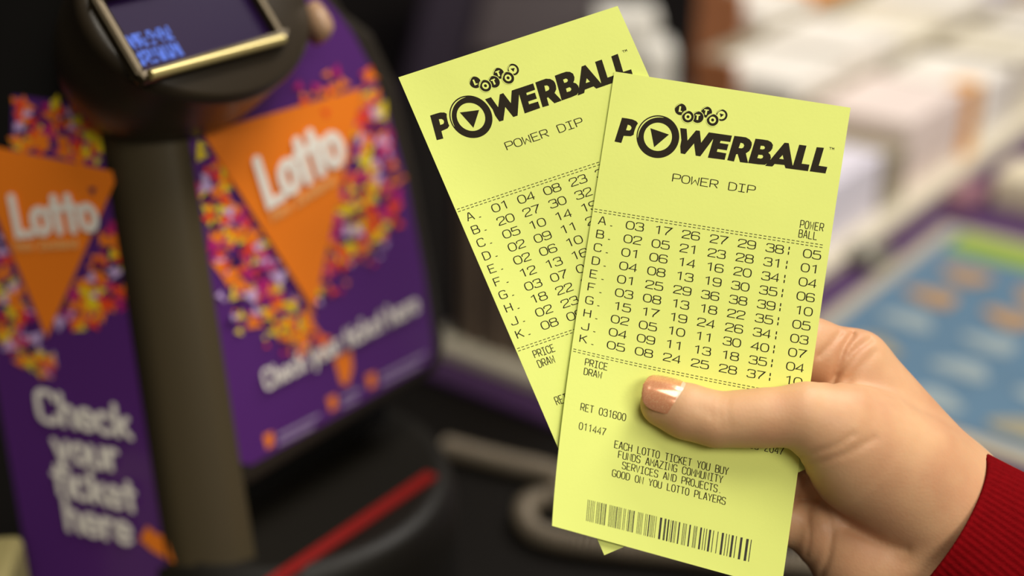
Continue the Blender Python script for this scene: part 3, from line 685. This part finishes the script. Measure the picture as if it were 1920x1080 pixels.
def make_ticket(T, nums, label):
    nu, nv = 33, 73; X, Y = np.meshgrid(np.linspace(0, W_, nu), np.linspace(0, H_, nv), indexing='ij')
    m = MB(); th = .11
    top = T.pos(X, Y, 0.0); bot = T.pos(X, Y, -th)
    m.grid(top, 0, True); m.grid(bot, 0, True, flip=True)
    for e, flip in ((np.stack([top[0], bot[0]]), False), (np.stack([top[-1], bot[-1]]), True), (np.stack([top[:, 0], bot[:, 0]]), True), (np.stack([top[:, -1], bot[:, -1]]), False)):
        m.grid(e, 0, False, flip=flip)
    me = m.mesh('lottery_ticket'); bm = bmesh.new(); bm.from_mesh(me); bmesh.ops.remove_doubles(bm, verts=bm.verts, dist=2e-5); bmesh.ops.recalc_face_normals(bm, faces=bm.faces); bm.to_mesh(me); bm.free()
    me.set_sharp_from_angle(angle=.6)
    o = link('lottery_ticket', me, [PAPER]); tag(o, label, 'ticket', 'yellow lottery tickets in the hand')
    # logo
    m = MB()
    for li, (loops, lay, ink) in enumerate(LOGO):
        uv = [TF.inv(np.array([p[0] for p in lp]), np.array([p[1] for p in lp])) for lp in loops]
        tri = tessellate_polygon([[Vector((p[0], p[1], 0)) for p in lp] for lp in uv]); allp = np.vstack(uv)
        tris = [np.array([allp[i] for i in t]) for t in tri]
        big = max(max(np.linalg.norm(t[0] - t[1]), np.linalg.norm(t[1] - t[2]), np.linalg.norm(t[2] - t[0])) for t in tris)
        while big > 2.0:
            nt_ = []
            for t in tris:
                a, b, c = (t[0] + t[1]) / 2, (t[1] + t[2]) / 2, (t[2] + t[0]) / 2
                nt_ += [np.array([t[0], a, c]), np.array([a, t[1], b]), np.array([c, b, t[2]]), np.array([a, b, c])]
            tris = nt_; big /= 2
        allp = np.vstack(tris)
        m.add(T.pos(allp[:, 0], allp[:, 1], .03 + .012 * lay + .003 * (li % 4)), [(3 * i, 3 * i + 1, 3 * i + 2) for i in range(len(tris))], 0 if ink else 1)
    orient(m, T).build('printed_logo', [INK, PAPER], o, normals=False)
    # text
    parts = {0: MB()}
    for txt, p, pitch, gw, gh, pen, penh, grp in layout(nums):
        for k, ch in enumerate(txt):
            for si, (v, f) in enumerate(glyph(ch, gw, gh, pen, penh)):
                x = p[0] + k * pitch + v[:, 0]; y = p[1] - v[:, 1]
                parts.setdefault(grp, MB()).add(T.pos(x, y, .03 + .004 * si), f)
    lx = TF.inv(np.array([1115.0]), np.array([391.2]))[0]; ly = TF.inv(np.array([1075.2]), np.array([653.6]))[0]
    for q in (lx, ly):
        for r in (0, .92):
            for k in range(49):
                x0 = q[0] + k * 1.585
                if x0 + .95 > W_ - .6: break
                v = np.array([(x0, q[1] + r), (x0 + 1.0, q[1] + r), (x0 + 1.0, q[1] + r + .24), (x0, q[1] + r + .24)]); parts[0].add(T.pos(v[:, 0], v[:, 1], .03), [(0, 1, 2, 3)])
    orient(parts[0], T).build('printed_numbers', [INK], o, normals=False)
    for g_, mb_ in parts.items():
        if g_: orient(mb_, T).build(g_, [FADED], o, normals=False)
    m = MB()
    for xc, wd in BARS:
        t = (xc - 1102.8) / 307.2
        tp = np.array([1102.8 + 307.2 * t, 936.7 + 75.5 * t]); bt = np.array([1099.4 + 305 * t, 976.7 + 76.6 * t])
        q = np.array([(tp[0] - wd / 2, tp[1]), (tp[0] + wd / 2, tp[1] + .12 * wd), (bt[0] + wd / 2, bt[1] + .12 * wd), (bt[0] - wd / 2, bt[1])])
        uv = TF.inv(q[:, 0], q[:, 1]); k_ = np.linspace(0, 1, 6)[:, None]
        le = uv[0] * (1 - k_) + uv[3] * k_; ri = uv[1] * (1 - k_) + uv[2] * k_; aa = np.vstack([le, ri])
        m.add(T.pos(aa[:, 0], aa[:, 1], .05), [(i, i + 6, i + 7, i + 1) for i in range(5)])
    orient(m, T).build('barcode', [mat('barcode_ink', (34, 26, 14), .6)], o, normals=False)
    return o
def orient(m, T):
    """make every flat print face the camera side of its paper"""
    V = np.array(m.v)
    for i, f in enumerate(m.f):
        a, b, c = V[f[0]], V[f[1]], V[f[2]]
        if np.dot(np.cross(b - a, c - a), CAM - a) < 0: m.f[i] = tuple(reversed(f))
    return m
tkF = make_ticket(TF, NUMF, 'front yellow ticket held under the thumb, its number grid in full view')
tkB = make_ticket(TB, NUMB, 'rear yellow ticket tilted left, half hidden behind the front one')

# ------------------------------------------------------------------ hand (one continuous skin), nail and sleeve
SPX = D0 / F * 1000                             # mm per pixel at the ticket distance
def hk(px, py, z): return np.array([(px - 960) * SPX, -(py - 540) * SPX, z])
def hworld(P):
    P = np.asarray(P); d = D0 - P[..., 2] / 1000
    return at(960 + P[..., 0] / SPX, 540 - P[..., 1] / SPX, d)
lo = hk(1170, 1330, -62); hi = hk(2080, 560, 30); hvox = 0.7
ax = [np.arange(lo[k], hi[k], hvox, dtype=np.float32) for k in range(3)]
GX, GY, GZ = np.meshgrid(*ax, indexing='ij')
def cone(a, b, ra, rb):
    a = np.asarray(a, np.float32); b = np.asarray(b, np.float32); ba = b - a; L = float(ba @ ba)
    t = np.clip(((GX - a[0]) * ba[0] + (GY - a[1]) * ba[1] + (GZ - a[2]) * ba[2]) / L, 0, 1)
    return np.sqrt((GX - a[0] - t * ba[0]) ** 2 + (GY - a[1] - t * ba[1]) ** 2 + (GZ - a[2] - t * ba[2]) ** 2) - (ra + (rb - ra) * t)
def smin(a, b, k):
    h = np.clip(.5 + .5 * (b - a) / k, 0, 1); return b + (a - b) * h - k * h * (1 - h)
def chain(pts, k=3.0):
    d = None
    for (p, ra), (q, rb) in zip(pts[:-1], pts[1:]):
        c = cone(hk(*p), hk(*q), ra, rb); d = c if d is None else smin(d, c, k)
    return d
wrist = (1800, 975, -14)
palm = chain([((1602, 690, -17), 12.6), ((1795, 905, -16), 12.8), ((2010, 1120, -26), 20)], 6)
palm = smin(palm, chain([((1585, 770, -24), 12.5), ((1780, 960, -17), 17), ((2020, 1180, -30), 25)], 6), 7)
palm = smin(palm, chain([((1572, 880, -22), 12), ((1770, 1010, -19), 18), ((2010, 1210, -30), 24)], 6), 7)
palm = smin(palm, chain([((1556, 1002, -19), 12.5), ((1640, 1062, -20), 18), ((1770, 1080, -18), 20), ((1990, 1220, -30), 24)], 6), 6)
fing = chain([((1602, 690, -17), 12), ((1522, 655, -13.5), 10.0), ((1410, 668, -11.2), 8.4), ((1320, 716, -10.4), 7.4), ((1272, 764, -11.5), 6.6)], 3)
fing = np.minimum(fing, chain([((1585, 785, -25), 11.5), ((1475, 780, -14), 9.2), ((1375, 800, -12), 8.2), ((1310, 852, -14.5), 7.0)], 3))
fing = np.minimum(fing, chain([((1572, 885, -30), 11), ((1472, 886, -16.5), 8.8), ((1385, 896, -16), 7.8), ((1330, 935, -20), 6.6)], 3))
fing = np.minimum(fing, chain([((1556, 995, -28), 10.5), ((1480, 976, -19), 7.8), ((1415, 980, -20), 7.0), ((1365, 1000, -26), 6.0)], 3))
hand = smin(palm, fing, 3.2)
thumb = chain([((1245, 757, 6.6), 7.9), ((1290, 772, 8.0), 8.4), ((1345, 787, 8.8), 8.35), ((1400, 785, 9.0), 8.6), ((1445, 783, 9.0), 8.9), ((1511, 779, 8.5), 10.2), ((1570, 806, 4), 15.2), ((1622, 846, -3), 20.2), ((1700, 895, -9), 21.5), ((1800, 985, -14), 22)], 4.5)
hand = smin(hand, thumb, 4.0)
def crease(pts, depth, width, zmin=-60):
    """furrow pressed into the skin along a line"""
    global hand
    q = [hk(x, y, 0)[:2] for x, y in pts]; q = np.array(chaikin(q, False, 2)); dm = None
    gx, gy = GX[:, :, 0], GY[:, :, 0]
    for a, b in zip(q[:-1], q[1:]):
        ba = b - a; t = np.clip(((gx - a[0]) * ba[0] + (gy - a[1]) * ba[1]) / (ba @ ba), 0, 1)
        d = (gx - a[0] - t * ba[0]) ** 2 + (gy - a[1] - t * ba[1]) ** 2; dm = d if dm is None else np.minimum(dm, d)
    hand = hand + (depth * np.exp(-dm / width ** 2))[:, :, None] * (GZ > zmin)
crease([(1598, 628), (1583, 648), (1574, 675), (1562, 714)], 1.6, 1.1)
crease([(1630, 638), (1606, 653), (1587, 676), (1571, 704)], 1.2, 1.2)
crease([(1574, 626), (1552, 652), (1535, 668)], .9, 1.0)
crease([(1640, 660), (1612, 690), (1590, 712)], .6, 1.3)
crease([(1490, 862), (1530, 848), (1570, 836), (1600, 815)], .5, 1.1, -6)
crease([(1500, 878), (1540, 866), (1590, 850), (1640, 822)], .5, 1.3, -6)
crease([(1352, 742), (1348, 768), (1352, 800)], .22, 1.0, -6); crease([(1366, 742), (1362, 768), (1368, 800)], .22, 1.0, -6)
crease([(1336, 744), (1333, 770), (1336, 796)], .18, .9, -6)
crease([(1320, 770), (1340, 780)], .3, 2.2, -4)
crease([(1513, 898), (1500, 925), (1484, 950)], .9, 1.1); crease([(1545, 950), (1560, 990), (1556, 1040), (1540, 1078)], .6, 1.2); crease([(1590, 990), (1640, 1015), (1700, 1030)], .7, 1.6)
crease([(1512, 955), (1520, 1000), (1512, 1040)], .4, 1.0)

def surface_nets(f, org, h):
    s = f < 0; n = np.array(f.shape)
    c = np.zeros(tuple(n - 1), np.int8)
    offs = [(i, j, k) for i in (0, 1) for j in (0, 1) for k in (0, 1)]
    sl = lambda o: tuple(slice(o[d], n[d] - 1 + o[d]) for d in range(3))
    for o in offs: c += s[sl(o)]
    act = (c > 0) & (c < 8); idx = np.argwhere(act); vid = np.full(act.shape, -1, np.int64); vid[act] = np.arange(len(idx))
    acc = np.zeros((len(idx), 3)); cnt = np.zeros(len(idx))
    val = {o: f[idx[:, 0] + o[0], idx[:, 1] + o[1], idx[:, 2] + o[2]] for o in offs}
    for o in offs:
        for d in range(3):
            if o[d]: continue
            p = list(o); p[d] = 1; p = tuple(p); a, b = val[o], val[p]; x = (a < 0) != (b < 0)
            t = np.where(x, a / np.where(x, a - b, 1), 0); q = np.tile(np.array(o, float), (len(idx), 1)); q[:, d] += t
            acc[x] += q[x]; cnt[x] += 1
    V = (idx + acc / cnt[:, None]) * h + np.array(org); faces = []
    for d in range(3):
        e, g = (d + 1) % 3, (d + 2) % 3
        a = np.take(s, range(0, n[d] - 1), d); b = np.take(s, range(1, n[d]), d); ed = np.argwhere(a != b)
        ed = ed[(ed[:, e] > 0) & (ed[:, g] > 0) & (ed[:, e] < n[e] - 1) & (ed[:, g] < n[g] - 1)]
        q = []
        for de, dg in ((1, 1), (0, 1), (0, 0), (1, 0)):
            k = ed.copy(); k[:, e] -= de; k[:, g] -= dg; q.append(vid[k[:, 0], k[:, 1], k[:, 2]])
        q = np.stack(q, 1); fl = s[ed[:, 0], ed[:, 1], ed[:, 2]]; q[~fl] = q[~fl][:, ::-1]; faces.append(q)
    return V, np.vstack(faces)
V, FQ = surface_nets(hand, lo, hvox)
# close relax of the voxel steps
for _ in range(3):
    acc = np.zeros_like(V); cnt = np.zeros(len(V))
    for a, b in ((0, 1), (1, 2), (2, 3), (3, 0)):
        np.add.at(acc, FQ[:, a], V[FQ[:, b]]); np.add.at(cnt, FQ[:, a], 1); np.add.at(acc, FQ[:, b], V[FQ[:, a]]); np.add.at(cnt, FQ[:, b], 1)
    V = V * .5 + acc / np.maximum(cnt, 1)[:, None] * .5
me = bpy.data.meshes.new('person'); me.from_pydata([tuple(p) for p in hworld(V)], [], [tuple(map(int, q)) for q in FQ]); me.polygons.foreach_set('use_smooth', [True] * len(FQ)); me.update()
bm = bmesh.new(); bm.from_mesh(me); bmesh.ops.recalc_face_normals(bm, faces=bm.faces); bm.to_mesh(me); bm.free()

def skin_mat():
    m = mat('skin', (226, 172, 134), .5, spec=.35, sss=.25)
    nt = m.node_tree; b = nt.nodes['Principled BSDF']; tc = nt.nodes.new('ShaderNodeTexCoord')
    n = nt.nodes.new('ShaderNodeTexNoise'); n.inputs['Scale'].default_value = 38; n.inputs['Detail'].default_value = 3
    n2 = nt.nodes.new('ShaderNodeTexNoise'); n2.inputs['Scale'].default_value = 420; n2.inputs['Detail'].default_value = 4
    r = nt.nodes.new('ShaderNodeValToRGB'); r.color_ramp.elements[0].position = .36; r.color_ramp.elements[0].color = lin(204, 152, 114); r.color_ramp.elements[1].position = .64; r.color_ramp.elements[1].color = lin(217, 172, 130)
    bp = nt.nodes.new('ShaderNodeBump'); bp.inputs['Strength'].default_value = .07; bp.inputs['Distance'].default_value = .0006
    v = nt.nodes.new('ShaderNodeTexVoronoi'); v.inputs['Scale'].default_value = 900
    mx = nt.nodes.new('ShaderNodeMath'); mx.operation = 'ADD'
    nt.links.new(tc.outputs['Object'], n.inputs['Vector']); nt.links.new(tc.outputs['Object'], n2.inputs['Vector']); nt.links.new(tc.outputs['Object'], v.inputs['Vector'])
    nt.links.new(n.outputs['Fac'], r.inputs[0]); nt.links.new(r.outputs[0], b.inputs['Base Color'])
    nt.links.new(n2.outputs['Fac'], mx.inputs[0]); nt.links.new(v.outputs['Distance'], mx.inputs[1]); nt.links.new(mx.outputs[0], bp.inputs['Height']); nt.links.new(bp.outputs[0], b.inputs['Normal'])
    return m
person = link('person', me, [skin_mat()], None, tuple(hworld(hk(1800, 975, -14))))
tag(person, 'person in a red ribbed knit sleeve, hand pinching two yellow tickets', 'person')

# thumbnail: curved plate over the end of the thumb
ta, tb = hk(1239, 754, 6.6), hk(1345, 785, 8.6); td = (tb - ta) / np.linalg.norm(tb - ta)
up0 = np.array([.10, .50, .86]); up0 -= td * (up0 @ td); up0 /= np.linalg.norm(up0); sd0 = np.cross(td, up0)
m = MB(); lunula = MB()
def nail_shell(mb, x0, x1, n):
    rowsT = []; rowsB = []
    for x in np.linspace(x0, x1, n):
        s_ = (x + 6.6) / 14.6; wang = .90 * max(0.0, 1 - abs(2 * s_ - 1) ** 3.2) ** .5 + .02
        rx = 8.75 + .07 * x - .010 * x * x if x > -4 else 8.31 - .09 * (x + 4) ** 2
        rt = []; rb = []
        for a in np.linspace(-1, 1, 25):
            an = a * wang; r = rx + .08 + .26 * (1 - a * a)
            c = ta + td * x
            rt.append(c + up0 * r * math.cos(an) + sd0 * r * math.sin(an)); rb.append(c + up0 * (rx - .5) * math.cos(an) + sd0 * (rx - .5) * math.sin(an))
        rowsT.append(rt); rowsB.append(rb)
    T_, B_ = hworld(np.array(rowsT)), hworld(np.array(rowsB))
    mb.grid(T_, 0, True); mb.grid(B_, 0, True, flip=True)
    for e in (np.stack([T_[0], B_[0]]), np.stack([T_[-1], B_[-1]]), np.stack([T_[:, 0], B_[:, 0]]), np.stack([T_[:, -1], B_[:, -1]])): mb.grid(e, 0, True)
nail_shell(m, -6.6, 5.4, 28); nail_shell(lunula, 5.4, 8.0, 10)
def polish():
    m = mat('nail_polish', (226, 158, 112), .2, spec=.6, coat=.9)
    nt = m.node_tree; b = nt.nodes['Principled BSDF']; tc = nt.nodes.new('ShaderNodeTexCoord'); v = nt.nodes.new('ShaderNodeTexVoronoi'); v.inputs['Scale'].default_value = 3000
    r = nt.nodes.new('ShaderNodeValToRGB'); r.color_ramp.elements[0].position = .12; r.color_ramp.elements[0].color = lin(255, 226, 170); r.color_ramp.elements[1].position = .30; r.color_ramp.elements[1].color = lin(220, 150, 108)
    nt.links.new(tc.outputs['Object'], v.inputs['Vector']); nt.links.new(v.outputs['Distance'], r.inputs[0]); nt.links.new(r.outputs[0], b.inputs['Base Color'])
    b.inputs['Metallic'].default_value = .25
    return m
nail = m.build('fingernail', [polish()], person); nail['label'] = 'thumbnail with glittery peach gold polish'
ln_ = lunula.build('nail_base', mat('bare_nail', (232, 190, 166), .3, coat=.3), nail); ln_['label'] = 'pale unpainted strip at the base of the thumbnail'

# sleeve
def sleeve():
    c0 = hk(1750, 1006, -12); a = np.array([.84, -.50, -.28]); a /= np.linalg.norm(a)
    e1 = np.array([.45, .86, 0]); e1 -= a * (e1 @ a); e1 /= np.linalg.norm(e1); e2 = np.cross(a, e1)
    a = np.array([.74, -.62, -.26]); a /= np.linalg.norm(a)
    if e2[2] < 0: e2 = -e2
    nth, nl = 1008, 120; th = np.linspace(0, 2 * PI, nth, endpoint=False); P = []; rng3 = np.random.RandomState(4)
    prof = [(-.0, -2.2)] + [(.0, -1.0)] + [(-.4, -.2), (.0, .4), (1.2, .8)]
    ls = np.r_[np.linspace(2, 60, 70), np.linspace(62, 180, 30)]
    for t in th:
        rib = math.cos(t * 84); row = []
        w1 = 1 + .018 * math.sin(3 * t + 1) + .012 * math.sin(5 * t)
        def pt(l, off):
            rx = (32.0 + .20 * l if l < 60 else 44 + .05 * (l - 60)) * w1; ry = (27.5 + .16 * l if l < 60 else 37.1 + .05 * (l - 60)) * w1
            wob = 1.6 * math.sin(2 * t + l * .05) * min(1, l / 30) + 1.1 * math.sin(5 * t - l * .09) * min(1, l / 30)
            amp = .12 * (1 if l > 1 else .6)
            return c0 + a * (l + 1.2 * math.sin(2 * t)) + e1 * (rx + off + wob + rib * amp) * math.cos(t) + e2 * (ry + off + wob + rib * amp) * math.sin(t)
        for l in (26, 14, 6, 2): row.append(pt(l, -2.4))
        row += [pt(.3, -2.0), pt(-.3, -1.1), pt(.2, -.3), pt(.9, 0)]
        row += [pt(l, 0) for l in ls]
        P.append(row)
    m = MB(); m.grid(hworld(np.array(P)), 0, True, closed_u=True)
    mt = mat('knit_red', (112, 4, 10), .9, spec=.05, noise=.25, nscale=500, bump=.5, bscale=1400)
    o = m.build('sleeve', [mt], person); o['label'] = 'red ribbed knit cuff and sleeve'
    return o
sleeve()
